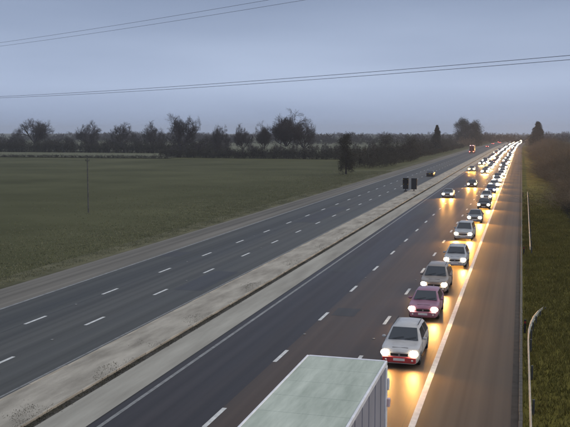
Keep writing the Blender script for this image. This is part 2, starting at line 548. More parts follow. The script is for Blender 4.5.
KIDS = {}
def reg(root):
    def rec(o): KIDS[o] = [c for c in o.children]; [rec(c) for c in KIDS[o]]
    rec(root)
def fast_clone(o, loc=None, rz=0, scale=None, parent=None):
    c = o.copy(); COL.objects.link(c); c.parent = parent
    if parent is None:
        c.location = loc; c.rotation_euler = (0, 0, rz)
        if scale is not None: c.scale = scale if hasattr(scale, '__len__') else (scale,) * 3
    for ch in KIDS.get(o, ()): fast_clone(ch, parent=c)
    return c

def bush_arrays(seed, h=3, w=2, stems=40, leaves=260, leaf=.16):
    """bushy clump: stems fanning up with twigs and a scatter of small leaf faces"""
    rng = random.Random(seed)
    T = Twig()
    for k in range(stems):
        az = rng.uniform(0, 6.283); rr = rng.uniform(0, w * .35)
        p = np.array([math.cos(az) * rr, math.sin(az) * rr, -.1])
        el = rng.uniform(.7, 1.5)
        d = np.array([math.cos(az) * math.cos(el) * w / h * 1.2, math.sin(az) * math.cos(el) * w / h * 1.2, math.sin(el)]); d /= np.linalg.norm(d)
        grow(rng, T, p, d, h * rng.uniform(.45, .8), .035, 2, (0, 3, 4), .1, .016)
    V, F = T.arrays()
    V[:, 2] *= h / V[:, 2].max()
    lv = []; lf = []
    src = V[V[:, 2] > h * .12]
    for k in range(leaves):
        c = src[rng.randrange(len(src))] + np.array([rng.gauss(0, .12) for _ in range(3)])
        a = np.array([rng.gauss(0, 1) for _ in range(3)]); a *= leaf / np.linalg.norm(a)
        b = np.array([rng.gauss(0, 1) for _ in range(3)]); b *= leaf * .7 / np.linalg.norm(b)
        n = len(lv); lv += [c - a, c + b, c + a]; lf.append((n, n + 1, n + 2))
    V2 = np.array(lv); F2 = np.array(lf)
    return np.concatenate([V, V2]), np.concatenate([F, F2 + len(V)])

def join_bushes(name, variants, spots, m, kind='stuff', label=None, parent=None):
    Vs = []; Fs = []; n = 0
    rng = random.Random(hash(name) % 1000 if False else len(spots))
    for (x, y, z, sx, sz) in spots:
        V, F = variants[rng.randrange(len(variants))]
        a = rng.uniform(0, 6.283); ca, sa = math.cos(a), math.sin(a)
        W = np.empty_like(V)
        W[:, 0] = (V[:, 0] * ca - V[:, 1] * sa) * sx + x
        W[:, 1] = (V[:, 0] * sa + V[:, 1] * ca) * sx + y
        W[:, 2] = V[:, 2] * sz + z
        Vs.append(W); Fs.append(F + n); n += len(V)
    o = fast_obj(name, np.concatenate(Vs), np.concatenate(Fs), m, parent)
    if kind: o['kind'] = kind
    if label: o['label'] = label
    return o

# ---- individual bare trees beyond the field (x, y, height, width factor, variant)
RN = random.Random(5)
oaks = [thing_tree(11, 18, 1.25), thing_tree(23, 18, 1.05), thing_tree(37, 18, 1.15), thing_tree(52, 18, .9, kids=(0, 7, 7, 5, 4), trunk_h=.14)]
for o in oaks: reg(o)
used = set()
tree_spots = [
 (-266, 418, 19.5, 1.25, 0, 'broad bare oak with spreading crown, leftmost tree of the field boundary'),
 (-229, 414, 18.0, 1.0, 1, 'bare tree with rounded crown, second tree from the left edge of the field'),
 (-207, 412, 17.0, .95, 2, 'bare tree with low domed crown above the hedgerow, third from the left'),
 (-188, 408, 17.5, .85, 1, 'small domed bare tree just left of the large open-crowned oak'),
 (-148, 350, 20.0, .92, 0, 'tall bare oak with open crown and clear trunk behind the green field'),
 (-131, 356, 15.0, .68, 2, 'narrow bare tree just right of the large open-crowned oak'),
 (-119, 352, 15.2, .75, 1, 'small bare tree between the narrow one and the dense broad tree'),
 (-110, 356, 16.5, .75, 3, 'upright bare tree touching the left side of the dense broad tree'),
 (-98, 348, 21.5, 1.25, 3, 'broadest and densest bare tree, at the middle of the field boundary'),
 (-91, 352, 17.5, .8, 2, 'bare tree against the right side of the dense broad tree'),
]
def place_tree(x, y, h, w, vi, label, group='bare trees along the field boundary'):
    src = oaks[vi]
    if vi in used: e = fast_clone(src, (x, y, terr(x, y)), RN.uniform(0, 6.28), (w * h / 18, w * h / 18, h / 18))
    else:
        used.add(vi); e = src; e.location = (x, y, terr(x, y)); e.scale = (w * h / 18, w * h / 18, h / 18); e.rotation_euler = (0, 0, RN.uniform(0, 6.28))
    props(e, label, 'tree', group)
    return e
for s in tree_spots: place_tree(*s)

# ---- bush variants
bushes = [bush_arrays(s, 3, 2.2, 16, 260, .17) for s in (1, 2, 3, 4)]
lowb = [bush_arrays(s, 3, 2.6, 8, 240, .17) for s in (5, 6, 7)]

# field hedges and woodland masses (nobody could count their plants)
sp = [(x, 322 + RN.uniform(-1, 1), terr(x, 322), 1.0, RN.uniform(.4, .6)) for x in np.arange(-420, -141, 1.7)]
join_bushes('low_hedge', lowb, sp, M['hedge_dark'], label='thin dark low hedge across the far end of the green field')
sp = []
for x in np.arange(-420, -150, 1.9):
    for k in range(2): sp.append((x + RN.uniform(-1, 1), 402 + RN.uniform(-4, 4), terr(x, 402), 1.7, RN.uniform(1.5, 2.7)))
join_bushes('tall_hedgerow', lowb, sp, M['hedge_dark'], label='tall dark hedgerow below the row of bare trees on the left')
sp = []
for x in np.arange(-152, -52, 1.5):
    for k in range(2): sp.append((x + RN.uniform(-1, 1), 340 + (x + 152) * -.10 + RN.uniform(-3, 3), terr(x, 340), 1.4, RN.uniform(.9, 2.0)))
join_bushes('hedgerow', lowb, sp, M['hedge_dark'], label='dark hedgerow below the dense broad tree at the field end')
lod0 = []
for sd in (13, 14, 15):
    _, V, F = oak_mesh(sd, 18, 1.0, kids=(0, 4, 4, 4, 3), rmin=.055, trunk_h=.12)
    lod0.append((V, F))
sp = []
for x in np.arange(-420, -150, 5.5): sp.append((x + RN.uniform(-2, 2), 425 + RN.uniform(-8, 8), terr(x, 425), RN.uniform(.55, .8), RN.uniform(.40, .56)))
for x in np.arange(-152, -60, 6): sp.append((x + RN.uniform(-2, 2), 362 + RN.uniform(-6, 6), terr(x, 362), RN.uniform(.45, .7), RN.uniform(.28, .42)))
join_bushes('hedgerow_trees', lod0, sp, M['twigs'], label='belt of low bare trees filling the hedgerow behind the field')
# distant woodland band
lod = []
for sd in (3, 4, 5, 6):
    _, V, F = oak_mesh(sd, 18, 1.1, kids=(0, 2, 3, 4, 3), rmin=.10, trunk_h=.12)
    lod.append((V, F))
sp = []
for x in np.arange(-900, 60, 9):
    y = 830 + 60 * math.sin(x * .01) + RN.uniform(-25, 25)
    sp.append((x, y, terr(x, y) - 2, 1.25, RN.uniform(.55, .80)))
for x in np.arange(-900, 260, 13):
    y = 1480 + RN.uniform(-40, 60)
    sp.append((x, y, terr(x, y) - 3, 1.5, RN.uniform(.55, .9)))
join_bushes('distant_woodland', lod, sp, M['twigs'], label='long band of distant bare woodland along the horizon')
sp = []
for x in np.arange(-900, 300, 6):
    y = 800 + 60 * math.sin(x * .01) + RN.uniform(-12, 12)
    if x > -60: y = 1450 + RN.uniform(-12, 12)
    sp.append((x, y, terr(x, y), 3.0, RN.uniform(1.5, 2.7)))
join_bushes('woodland_undergrowth', lowb, sp, M['hedge_dark'], label='dark undergrowth at the foot of the distant woodland')

# ---- shrubs and trees on the left verge of the motorway
def thing_bush(name, seed, h, w, stems, leaves, leaf, m, mt='bark'):
    V, F = bush_arrays(seed, h, w, stems, leaves, leaf)
    e = empty(name)
    fast_obj('foliage', V, F, m, e)
    mb = MB()
    for k in range(3):
        a = 2.1 * k
        mb.tube((math.cos(a) * .1, math.sin(a) * .1, -.4), (math.cos(a) * .25 * w / 3, math.sin(a) * .25 * w / 3, h * .45), h * .018, h * .009, 6)
    mb.build('trunk', M[mt], e)
    return e
def dense_tree(name, seed, h, w, n, leaf, m, cone=False):
    rng = np.random.default_rng(seed)
    C = []
    for k in range(40):
        t = (k + rng.random()) / 40
        z = h * (.10 + .82 * t)
        rr = w * .5 * ((1 - t) ** .75 * .75 + .05 if cone else math.sqrt(max(.1, 1 - (2 * t - .85) ** 2 * .8)) * .72)
        a = rng.uniform(0, 6.283); q = rr * rng.random() ** .6
        C.append((q * math.cos(a), q * math.sin(a), z, w * (.13 + .10 * rng.random()) * (1 - .45 * t if cone else 1)))
    C = np.array(C)
    i = rng.integers(0, len(C), n)
    d = rng.normal(0, 1, (n, 3)); d /= np.linalg.norm(d, axis=1)[:, None]
    P = C[i, :3] + d * (C[i, 3] * rng.random(n) ** .55)[:, None] * np.array([1.1, 1.1, 1.25])
    P[:, 2] = np.clip(P[:, 2], .1, None)
    A = rng.normal(0, 1, (n, 3)); A *= leaf * rng.uniform(.5, 1.2, n)[:, None] / np.linalg.norm(A, axis=1)[:, None]
    B = rng.normal(0, 1, (n, 3)); B *= leaf * .6 / np.linalg.norm(B, axis=1)[:, None]
    V = np.stack([P - A, P + B, P + A], 1).reshape(-1, 3)
    V[:, 2] *= h / V[:, 2].max()
    e = empty(name)
    fast_obj('crown' if 'tree' in name else 'foliage', V, np.arange(3 * n).reshape(-1, 3), M[m], e)
    mb = MB()
    mb.tube((0, 0, -.5), (0, 0, h * .8), h * .02 + .05, .05, 7)
    for k in range(6):
        a = 1.05 * k + .3; z = h * (.15 + .09 * k)
        mb.tube((0, 0, z), (math.cos(a) * w * .25, math.sin(a) * w * .25, z + w * .15), .07, .03, 5)
    mb.build('trunk', M['bark'], e)
    return e
DENSE = {}
left_things = [
 ('verge_shrub', 71, 11.2, 6.0, 26, 900, .3, 'hedge_dark', (-43.5, 212), 'tall dark upright shrub standing alone where the field meets the road verge', 'shrub'),
 ('verge_shrub', 72, 11.5, 13.0, 40, 1500, .35, 'hedge_dark', (-50, 318), 'wide dark evergreen shrub, largest between the lone upright shrub and the skyline tree', 'shrub'),
 ('verge_shrub', 73, 10.8, 10.5, 26, 900, .35, 'hedge_dark', (-44, 345), 'rounded dark shrub just right of the widest verge shrub', 'shrub'),
 ('verge_tree', 74, 15.5, 7.5, 26, 1100, .4, 'evergreen', (-46, 476), 'slim dark tree with pointed top left of the dense skyline clump', 'tree'),
 ('verge_tree', 75, 24.5, 18.0, 44, 2600, .45, 'evergreen', (-47, 700), 'tall dense dark evergreen, left half of the skyline clump above the far road', 'tree'),
 ('verge_tree', 76, 22, 17.0, 44, 2600, .45, 'evergreen', (-37.5, 705), 'dense dark evergreen with rounded top, right half of the skyline clump', 'tree'),
 ('verge_tree', 77, 19.0, 14.0, 40, 2600, .45, 'evergreen', (10.5, 600), 'dark conical conifer at the right end of the horizon above the road', 'tree'),
]
for nm, sd, h, w, st, lv, lf, m, (x, y), lab, cat in left_things:
    e = dense_tree(nm, sd, h, w, {71: 9000, 72: 12000, 73: 9000, 74: 7000}.get(sd, 15000), .20 if h < 12 else .55, m, cone=sd in (74, 77))
    e.location = (x, y, terr(x, y) if x < -60 or x > 12 else 0)
    props(e, lab, cat)
sp = []
for y in np.arange(250, 640, 3.5):
    sp.append((-40 - RN.random() * 6, y, 0, RN.uniform(.9, 1.4), RN.uniform(.5, 1.3)))
    sp.append((-48 - RN.random() * 8, y, 0, RN.uniform(1.3, 2.0), RN.uniform(1.4, 2.8)))
join_bushes('verge_thicket', lowb, sp, M['hedge_dark'], label='low dark scrub along the left verge of the far motorway')
sp = []
for y in np.arange(650, 1400, 7):
    for sx in (-1, 1):
        sp.append((cx(y) + (-42 if sx < 0 else 9) + RN.uniform(-3, 3) * 1, y, 0, 2.2, RN.uniform(1.5, 3.2)))
join_bushes('distant_scrub', lowb, sp, M['twigs_brown'], label='bare scrub on both sides of the motorway near the horizon')

# ---- right-hand roadside thicket: bare brown shrubs
shr = [bush_arrays(s, 8, 4.2, 26, 380, .11) for s in (81, 82, 83)]
sp = []
for y in np.arange(118, 560, 4.2):
    x0 = 7.6 + 1.4 * math.sin(y * .05)
    for k in range(3):
        x = x0 + k * 3.6 + RN.uniform(-1, 1)
        zz = terr(x, y) if x > 12 else 0
        sp.append((x, y + RN.uniform(-2, 2), zz, RN.uniform(.8, 1.15), (.45 + .28 * k) * RN.uniform(.85, 1.15) * (1.05 if y > 200 else .85)))
join_bushes('roadside_thicket', shr, sp, M['twigs_brown'], label='brown bare thicket rising beside the right verge')
# nearer verge bank: low bramble scrub
sp = []
for y in np.arange(62, 124, 2.2):
    for k in range(2):
        x = 6.8 + k * 2.4 + RN.uniform(-.8, .8) + max(0, 95 - y) * .06
        sp.append((x, y, 0, RN.uniform(.35, .55), RN.uniform(.28, .6)))
join_bushes('bramble_scrub', bushes, sp, M['hedge_dark'], label='low dark bramble scrub at the back of the right verge')

# ------------------------------------------------------------------ grass (joined blades)
def grass(name, spots, m, hmin, hmax, wid, label):
    rng = np.random.default_rng(len(spots))
    n = len(spots); P = np.array(spots)
    k = 3
    P = np.repeat(P, k, 0); n = len(P)
    a = rng.uniform(0, 6.283, n); h = rng.uniform(hmin, hmax, n); w = wid * rng.uniform(.6, 1.3, n)
    off = rng.normal(0, .07, (n, 2))
    b = np.stack([P[:, 0] + off[:, 0], P[:, 1] + off[:, 1], P[:, 2] - .02], 1)
    dx = np.stack([np.cos(a), np.sin(a), 0 * a], 1) * w[:, None]
    lean = np.stack([rng.normal(0, .35, n) * h, rng.normal(0, .35, n) * h, h], 1)
    V = np.stack([b - dx, b + dx, b + lean], 1).reshape(-1, 3)
    F = np.arange(3 * n).reshape(-1, 3)
    o = fast_obj(name, V, F, m); props(o, label, kind='stuff')
    return o
rg = np.random.default_rng(7)
def cloud_density(x, y, s): return (np.sin(x * s) + np.sin(y * s * 1.3 + 1) + np.sin((x + y) * s * .7 + 2)) / 3
n = 56000
yy = 18 + rg.random(n) ** 1.3 * 90 + rg.exponential(22, n); xx = .42 + rg.random(n) * 9.5
keep = rg.random(n) > np.clip((yy - 100) / 110, 0, .97)
yy = yy[keep]; xx = xx[keep]; n = len(yy)
grass('verge_grass', np.stack([xx, yy, np.full(n, .02)], 1), M['grass_dark'], .08, .32, .022, 'rough dark green grass on the right verge')
n = 60000
yy = 42 + rg.random(n) ** 1.2 * 190; xx = -34.6 - rg.exponential(9, n)
keep = (xx > -75) & (rg.random(n) < .55 + .45 * cloud_density(xx, yy, .13))
grass('meadow_grass', np.stack([xx, yy, np.full(n, .02)], 1)[keep], M['grass_blade'], .05, .15, .03, 'rough grass beside the left hard shoulder')
# small weeds and stones along the central reservation
n = 22000
yy = 24 + rg.random(n) ** 1.5 * 150
xx = np.where(rg.random(n) < .75, -17.0 + rg.normal(0, .16, n), -17.9 + rg.normal(0, .25, n))
keep = ((cloud_density(xx * 2, yy, .9) > .05) & (xx > -19.4) & (xx < -16.8)) | ((rg.random(n) < .5) & (xx < -16.85) & (xx > -17.15))
grass('median_weeds', np.stack([xx, yy, np.where(xx < -17.2, .11, .02)], 1)[keep], M['weed'], .015, .07, .02, 'dark weeds scattered along the pale central reservation')

# ------------------------------------------------------------------ safety barriers
def beam_profile(side):
    # corrugated W beam, in (x, z)
    return [(side * .04, .38), (side * .10, .42), (side * .10, .48), (side * .04, .515), (side * .04, .545), (side * .10, .58), (side * .10, .64), (side * .04, .68)]
def beam(mb, path, side):
    pr = beam_profile(side)
    base = len(mb.v)
    for (x, y, nx, ny, dz) in path:
        for (o, z) in pr: mb.v.append((x + nx * o, y + ny * o, z + dz))
        for (o, z) in reversed(pr): mb.v.append((x + nx * (o - side * .012), y + ny * (o - side * .012), z + dz))
    k = 2 * len(pr)
    for i in range(len(path) - 1):
        for j in range(k):
            a = base + i * k + j; b = base + i * k + (j + 1) % k
            mb.f.append((a, b, b + k, a + k))
    mb.f.append(tuple(base + j for j in range(k - 1, -1, -1)))
    e = base + (len(path) - 1) * k
    mb.f.append(tuple(e + j for j in range(k)))
def verge_barrier(pts, label, posts):
    """a barrier following a path; beam faces the road (-x)"""
    e = empty('safety_barrier', (0, 0, 0))
    for i in range(len(pts) - 1):
        (x0, y0, d0), (x1, y1, d1) = pts[i], pts[i + 1]
        n = Vector((y1 - y0, -(x1 - x0), 0)).normalized()
        mb = MB()
        beam(mb, [(x0, y0, n.x, n.y, d0), (x1, y1 - .008, n.x, n.y, d1)], -1)
        mb.build('rail', M['steel_pale'], e)
    first = None
    for (x, y, d) in posts:
        if first is None:
            first = MB().box(.02, .11, -.05, .05, -.3, .64).build('post', M['steel_dark'], e); c = first
        else:
            c = first.copy(); COL.objects.link(c); c.parent = e
        c.location = (x, y, d)
    props(e, label, 'barrier', 'steel barriers on the right verge')
    return e
def rail_path(x, ya, yb, flare):
    pts = [(x, y, 0) for y in np.arange(ya, yb + .01, 4.8)]
    ye = pts[-1][1]
    for k in range(1, 6): pts.append((x + flare * (k / 5) ** 2, ye + 2.1 * k, -.10 * k * k / 5))
    return pts
pa = rail_path(.62, 8, 46, .95)
verge_barrier(pa, 'nearer pale steel barrier on the right verge, its end bent away from the road', [(p[0], p[1], p[2]) for p in pa[1::1]])
pb = [(1.02 + (y - 76) * .0028, y, 0) for y in np.arange(76, 152, 4.8)]
verge_barrier(pb, 'farther pale steel barrier on the right verge beyond the grassy gap', [(p[0], p[1], 0) for p in pb])

# marker posts beside the hard shoulder
mk = [(.42, 45.5), (.42, 75.5), (.42, 145.0)]
labs = ['small dark marker post beside the flared end of the nearer barrier', 'small dark marker post at the near end of the farther barrier', 'small dark marker post by the far end of the farther barrier']
mpost = None
for (x, y), lab in zip(mk, labs):
    if mpost is None:
        mpost = empty('marker_post')
        MB().box(-.06, .06, -.04, .04, -.1, .75, .008).build('post', M['black_plastic'], mpost)
        MB().box(-.045, .045, -.048, -.041, .55, .66).build('reflector', M['tail_unlit'], mpost)
        reg(mpost); e = mpost
    else: e = fast_clone(mpost, (x, y, 0))
    e.location = (x, y, 0)
    props(e, lab, 'marker post', 'marker posts on the right verge')

# ------------------------------------------------------------------ signals on the central reservation
def signal_post(loc, rz, lab):
    e = empty('message_signal', loc, rz)
    MB().tube((0, .12, -.1), (0, .12, 1.2), .09, .09, 8).box(-.3, .3, -.15, .4, 0, .14, .02).build('post', M['box_dark'], e)
    MB().box(-.50, .50, -.16, .22, .42, 2.45, .03).build('housing', M['box_dark'], e)
    MB().box(-.42, .42, -.19, -.163, 1.18, 2.32).build('screen', M['black_plastic'], e)
    hood = MB().box(-.52, .52, -.50, -.165, 2.40, 2.44).box(-.53, -.50, -.42, -.165, 1.2, 2.39).box(.50, .53, -.42, -.165, 1.2, 2.39)
    hood.build('hood', M['black_plastic'], e)
    for sx in (-.38, .38):
        for sz in (1.30, 2.20):
            MB().tube((sx, -.20, sz), (sx, -.175, sz), .055, .055, 8).build('lantern', M['headlamp_off'] if 'headlamp_off' in M else M['plate_yellow'], e)
    props(e, lab, 'signal', 'motorway signals on the central reservation')
signal_post((-20.25, 153, 0), R(4), 'dark boxed message signal on the central reservation, left one of the pair')
signal_post((-18.65, 152.4, 0), R(184), 'dark boxed message signal on the central reservation, right one of the pair')

# ------------------------------------------------------------------ telegraph pole in the field
tp = empty('telegraph_pole', (-55.6, 100, 0))
MB().tube((0, 0, -.5), (0, 0, 7.4), .11, .075, 9).build('pole', M['wood_pole'], tp, 60)
MB().box(-.3, .3, -.04, .04, 6.9, 6.98).build('crossarm', M['wood_pole'], tp)
for sx in (-.25, 0, .25):
    MB().tube((sx, 0, 7.0 if sx else 7.4), (sx, 0, 7.16 if sx else 7.55), .04, .025, 6).build('insulator', M['box_dark'], tp)
props(tp, 'thin grey wooden pole standing alone in the green field', 'pole')

# ------------------------------------------------------------------ overhead cables between pylons
def seg_cable(p0, p1, sag, r, lab):
    p0 = Vector(p0); p1 = Vector(p1); n = 40
    v = []; f = []
    for i in range(n + 1):
        t = i / n; p = p0.lerp(p1, t); p.z -= 4 * sag * t * (1 - t)
        for j in range(4):
            a = 1.5708 * j; v.append((p.x + .0, p.y + r * math.cos(a), p.z + r * math.sin(a)))
        if i:
            for j in range(4): f.append(((i - 1) * 4 + j, (i - 1) * 4 + (j + 1) % 4, i * 4 + (j + 1) % 4, i * 4 + j))
    o = mesh_obj('overhead_cable', v, f, M['cable'], None)
    props(o, lab, 'cable', 'power cables crossing the sky')
# line of the pylons: passes (-151,199) and (2.5,113) on plan
A0 = Vector((-151, 199, 0)); D0 = (Vector((2.5, 113, 0)) - A0).normalized()
N0 = Vector((-D0.y, D0.x, 0))
PA = A0 - D0 * 95; PB = A0 + D0 * 275
arms = [(-2.6, 22.3, 'lower cable of the bright pair crossing the middle of the sky'), (2.6, 22.3, 'upper cable of the pair crossing the middle of the sky'),
        (-2.2, 35.6, 'lower of the two faint cables crossing the top of the sky'), (2.2, 35.6, 'upper of the two faint cables crossing the top of the sky')]
for o_, z_, lab in arms:
    a = PA + N0 * o_; b = PB + N0 * o_
    seg_cable((a.x, a.y, z_), (b.x, b.y, z_), 3.0 if z_ < 30 else 3.2, .036 if z_ < 30 else .03, lab)
def pylon(P, lab):
    e = empty('pylon', (P.x, P.y, 0), math.atan2(D0.y, D0.x))
    mb = MB(); hz = [0, 8, 15, 21, 26, 31, 36, 41.5]; hw = [2.6, 2.1, 1.7, 1.3, 1.0, .8, .6, .25]
    for i in range(len(hz) - 1):
        c0 = [(sx * hw[i], sy * hw[i], hz[i]) for sx, sy in ((-1, -1), (1, -1), (1, 1), (-1, 1))]
        c1 = [(sx * hw[i + 1], sy * hw[i + 1], hz[i + 1]) for sx, sy in ((-1, -1), (1, -1), (1, 1), (-1, 1))]
        for k in range(4):
            mb.tube(c0[k], c1[k], .09, .08, 4); mb.tube(c0[k], c1[(k + 1) % 4], .05, .05, 4); mb.tube(c1[k], c1[(k + 1) % 4], .05, .05, 4)
    mb.build('tower', M['steel_pale'], e)
    for z, wd in ((23.7, 3.2), (36.9, 2.8)):
        m2 = MB()
        for s in (-1, 1):
            m2.tube((0, 0, z), (0, s * wd, z), .08, .05, 4).tube((0, 0, z + 1.4 if z < 30 else z - 1.2), (0, s * wd, z), .06, .05, 4)
        m2.build('crossarm', M['steel_pale'], e)
    m3 = MB()
    for o_, z_, _l in arms: m3.tube((0, o_, z_), (0, o_, z_ + 1.4), .09, .07, 6)
    m3.build('insulator', M['box_dark'], e)['kind'] = 'stuff'
    props(e, lab, 'pylon', 'pylons carrying the cables')
pylon(PA, 'steel lattice pylon beyond the left side of the field')
pylon(PB, 'steel lattice pylon beyond the right verge')

# ------------------------------------------------------------------ vehicles
def wheel(parent, x, y, r, w=.21):
    mb = MB()
    n = 16
    prof = [(-w / 2, r * .62), (-w / 2, r * .93), (-w * .36, r), (w * .36, r), (w / 2, r * .93), (w / 2, r * .62)]
    for (o, q) in prof:
        for i in range(n):
            a = 2 * math.pi * i / n; mb.v.append((o, q * math.cos(a), q * math.sin(a)))
    for k in range(len(prof) - 1):
        for i in range(n): mb.f.append((k * n + i, k * n + (i + 1) % n, (k + 1) * n + (i + 1) % n, (k + 1) * n + i))
    t = mb.build('tyre', M['tyre'], None, 40)
    e = empty('wheel', (x, y, r)); e.parent = parent; t.parent = e
    rm = MB().tube((-w * .42, 0, 0), (w * .42, 0, 0), r * .62, r * .62, 14)
    for k in range(5):
        a = 2 * math.pi * k / 5
        s = 1 if x > 0 else -1
        rm.tube((s * w * .46, 0, 0), (s * w * .44, r * .6 * math.cos(a), r * .6 * math.sin(a)), r * .09, r * .06, 4)
    rm.build('rim', M['alloy'], e)

def make_car(name, bodymat, W=1.78, Lg=4.3, Hh=1.48, bonnet=1.0, cowl=1.35, roof_f=2.0, roof_r=3.4, tail=4.15, belt=.92, hood=.86,
             extras=(), lampmat='headlamp', lod=0, away=False, tailmat='tail_unlit', spots=False):
    """parametric car: nose at -y, centre of wheelbase near the origin"""
    e = empty(name)
    hw = W / 2
    fw = .82; rw = Lg - .82; wr = .32
    o = Lg / 2
    f0 = -o
    # stations: y, zb, bottomside, top height, top half width factor, cabin?
    def arch(y):
        for c in (fw, rw):
            d = abs(y - c)
            if d < wr + .05: return .20 + math.sqrt(max(0, (wr + .05) ** 2 - d * d)) * 1.25
        return .20
    ys = [0, .06, .18, fw - .37, fw - .34, fw - .2, fw, fw + .2, fw + .34, fw + .37, cowl, (cowl + roof_f) / 2, roof_f, (roof_f + roof_r) / 2, roof_r,
          rw - .37, rw - .34, rw - .2, rw, rw + .2, rw + .34, rw + .37, tail, Lg - .12, Lg - .03, Lg]
    ys = sorted(set(round(y, 3) for y in ys if 0 <= y <= Lg))
    def lerp(a, b, t): t = max(0, min(1, t)); return a + (b - a) * t
    def top(y):
        if y <= cowl: return lerp(hood - .16, hood, (y / .35) ** .5 if y < .35 else 1) + lerp(0, .07, (y - .35) / (cowl - .35))
        if y <= roof_f: return lerp(hood + .07, Hh - .03, (y - cowl) / (roof_f - cowl))
        if y <= roof_r: return Hh - .03 + .03 * math.sin(math.pi * (y - roof_f) / (roof_r - roof_f)) - .03 * (y - roof_f) / (roof_r - roof_f)
        if y <= tail: return lerp(Hh - .06, belt + .03, (y - roof_r) / (tail - roof_r))
        return lerp(belt + .03, belt - .06, (y - tail) / (Lg - tail + .001))
    V = []; F = []
    for y in ys:
        tp_ = top(y)
        plan = 1 - .17 * max(0, 1 - y / .55) ** 2 - .10 * max(0, 1 - (Lg - y) / .45) ** 2
        w = hw * plan
        cab = max(0, min(1, (tp_ - belt) / (Hh - belt)))
        bz = min(belt, tp_ - .03)
        wt = w * (1 - .26 * cab) * (.90 if cab < .1 else .93)
        zb = arch(y)
        zl = max(zb + .02, .36); zm = max(zl + .02, .62)
        if zb > .6: zb = .6; zl = .62; zm = .65
        pts = [(0, zb), (w * .90, zb), (w * .985, zl), (w, zm), (w * .955, bz), (lerp(w * .955, wt, .92), lerp(bz, tp_, .85)), (wt * .86, tp_), (0, tp_ + .025)]
        row = [(-px, y - o, pz) for px, pz in reversed(pts[1:])] + [(px, y - o, pz) for px, pz in [pts[0]] + pts[1:-1]]
        # order: top centre(-0) ... bottom centre ... top right
        V += row
    k = 14
    for i in range(len(ys) - 1):
        for j in range(k):
            a = i * k + j; b = i * k + (j + 1) % k
            F.append((a, b, b + k, a + k))
    F.append(tuple(range(k - 1, -1, -1))); F.append(tuple((len(ys) - 1) * k + j for j in range(k)))
    F = [tuple(reversed(q)) for q in F]
    body = mesh_obj('body', V, F, bodymat, e, 38)
    def pt(yq, j):
        """interpolated point on ring position j at y"""
        for i in range(len(ys) - 1):
            if ys[i] <= yq <= ys[i + 1] + 1e-6:
                t = (yq - ys[i]) / max(1e-6, ys[i + 1] - ys[i])
                return Vector(V[i * k + j]).lerp(Vector(V[(i + 1) * k + j]), t)
        return Vector(V[-k + j])
    def quad_glass(nm, c, off):
        c = [Vector(q) for q in c]; nrm = (c[1] - c[0]).cross(c[3] - c[0]).normalized()
        if nrm.dot(off) < 0: nrm = -nrm
        # subdivided so that it stays above the crowned skin
        mb = MB()
        fr = [q + nrm * .012 for q in c]; bk = [q - nrm * .01 for q in c]
        mb.add(fr + bk, [(0, 1, 2, 3), (7, 6, 5, 4), (0, 4, 5, 1), (1, 5, 6, 2), (2, 6, 7, 3), (3, 7, 4, 0)])
        return mb.build(nm, M['glass'], e)
    # ring order: index 0 = -top centre, 1=-(wt*.86), 2=-(upper side), 3=-(belt), 4 -zm,5 -zl,6 -(w.9,zb),7 bottom, 8.. right ; 12 right upper side, 13 right wt*.86
    JL, JR = 1, 13
    dy = roof_f - cowl
    if lod < 3:
        a0 = cowl + dy * .08; a1 = cowl + dy * .90
        q = []
        for yy_, jj in ((a0, JL), (a0, JR), (a1, JR), (a1, JL)): q.append(pt(yy_, jj))
        cen = pt(cowl + dy * .5, 0)
        q = [p + Vector((0, -.01, .02)) for p in q]
        q[0].x *= .98 * 1.04; q[1].x *= .98 * 1.04
        quad_glass('windscreen', q, Vector((0, -1, 1)))
        dr = tail - roof_r
        a0 = roof_r + dr * .12; a1 = roof_r + dr * .72
        q = [pt(a0, JL), pt(a0, JR), pt(a1, JR), pt(a1, JL)]
        q = [p + Vector((0, .012, .012)) for p in q]
        quad_glass('rear_window', q, Vector((0, 1, .6)))
    if lod < 2:
        spans = [(cowl + dy * .80, (roof_f + roof_r) / 2 - .06), ((roof_f + roof_r) / 2 + .04, roof_r - .02)]
        for s, (jb, ju) in ((-1, (3, 2)), (1, (11, 12))):
            for (ya, yb) in spans:
                q = []
                for yy_, t in ((ya + (.18 if ya < roof_f else 0), .96), (ya - (.22 if ya < roof_f else 0), .1), (yb, .1), (yb, .92)):
                    yy_ = max(cowl + dy * .35, yy_)
                    pb_, pu_ = pt(yy_, jb), pt(yy_, ju); q.append(pb_.lerp(pu_, t))
                g_ = quad_glass('side_window', q, Vector((s, 0, .2)))
    if lod == 0:
        for s_, xa, xb in ((1, -.50, .02), (1, .08, .60)):
            pa_, pb_ = pt(cowl + dy * .07, 0), pt(cowl + dy * .24, 0)
            MB().tube((xa * hw / .9, pa_.y - .03, pa_.z + .035), (xb * hw / .9, pb_.y - .03, pb_.z + .04), .012, .009, 5).build('wiper', M['black_plastic'], e)
        mid_y = (roof_f + roof_r) / 2 - o
        for s in (-1, 1):
            for yy_ in (cowl + .12 - o, mid_y - .02, roof_r - .15 - o):
                MB().box(s * (hw - .004) - .006, s * (hw - .004) + .006, yy_ - .006, yy_ + .006, .36, belt - .03).build('door_seam', M['black_plastic'], e)
        if Lg > 4.4:
            for s in (-1, 1):
                MB().tube((s * hw * .64, roof_f + .2 - o, Hh + .035), (s * hw * .64, roof_r - .1 - o, Hh + .025), .018, .018, 6).build('roof_rail', M['black_plastic'], e)
        MB().box(-.36, .36, f0 + .30, f0 + .306, hood - .005, hood + .012).build('bonnet_seam', M['black_plastic'], e)
        MB().tube((0, f0 - .026, .60), (0, f0 - .018, .60), .05, .05, 12).build('badge', M['alloy'], e)
    # bumper, grille, plate
    f0 = -o
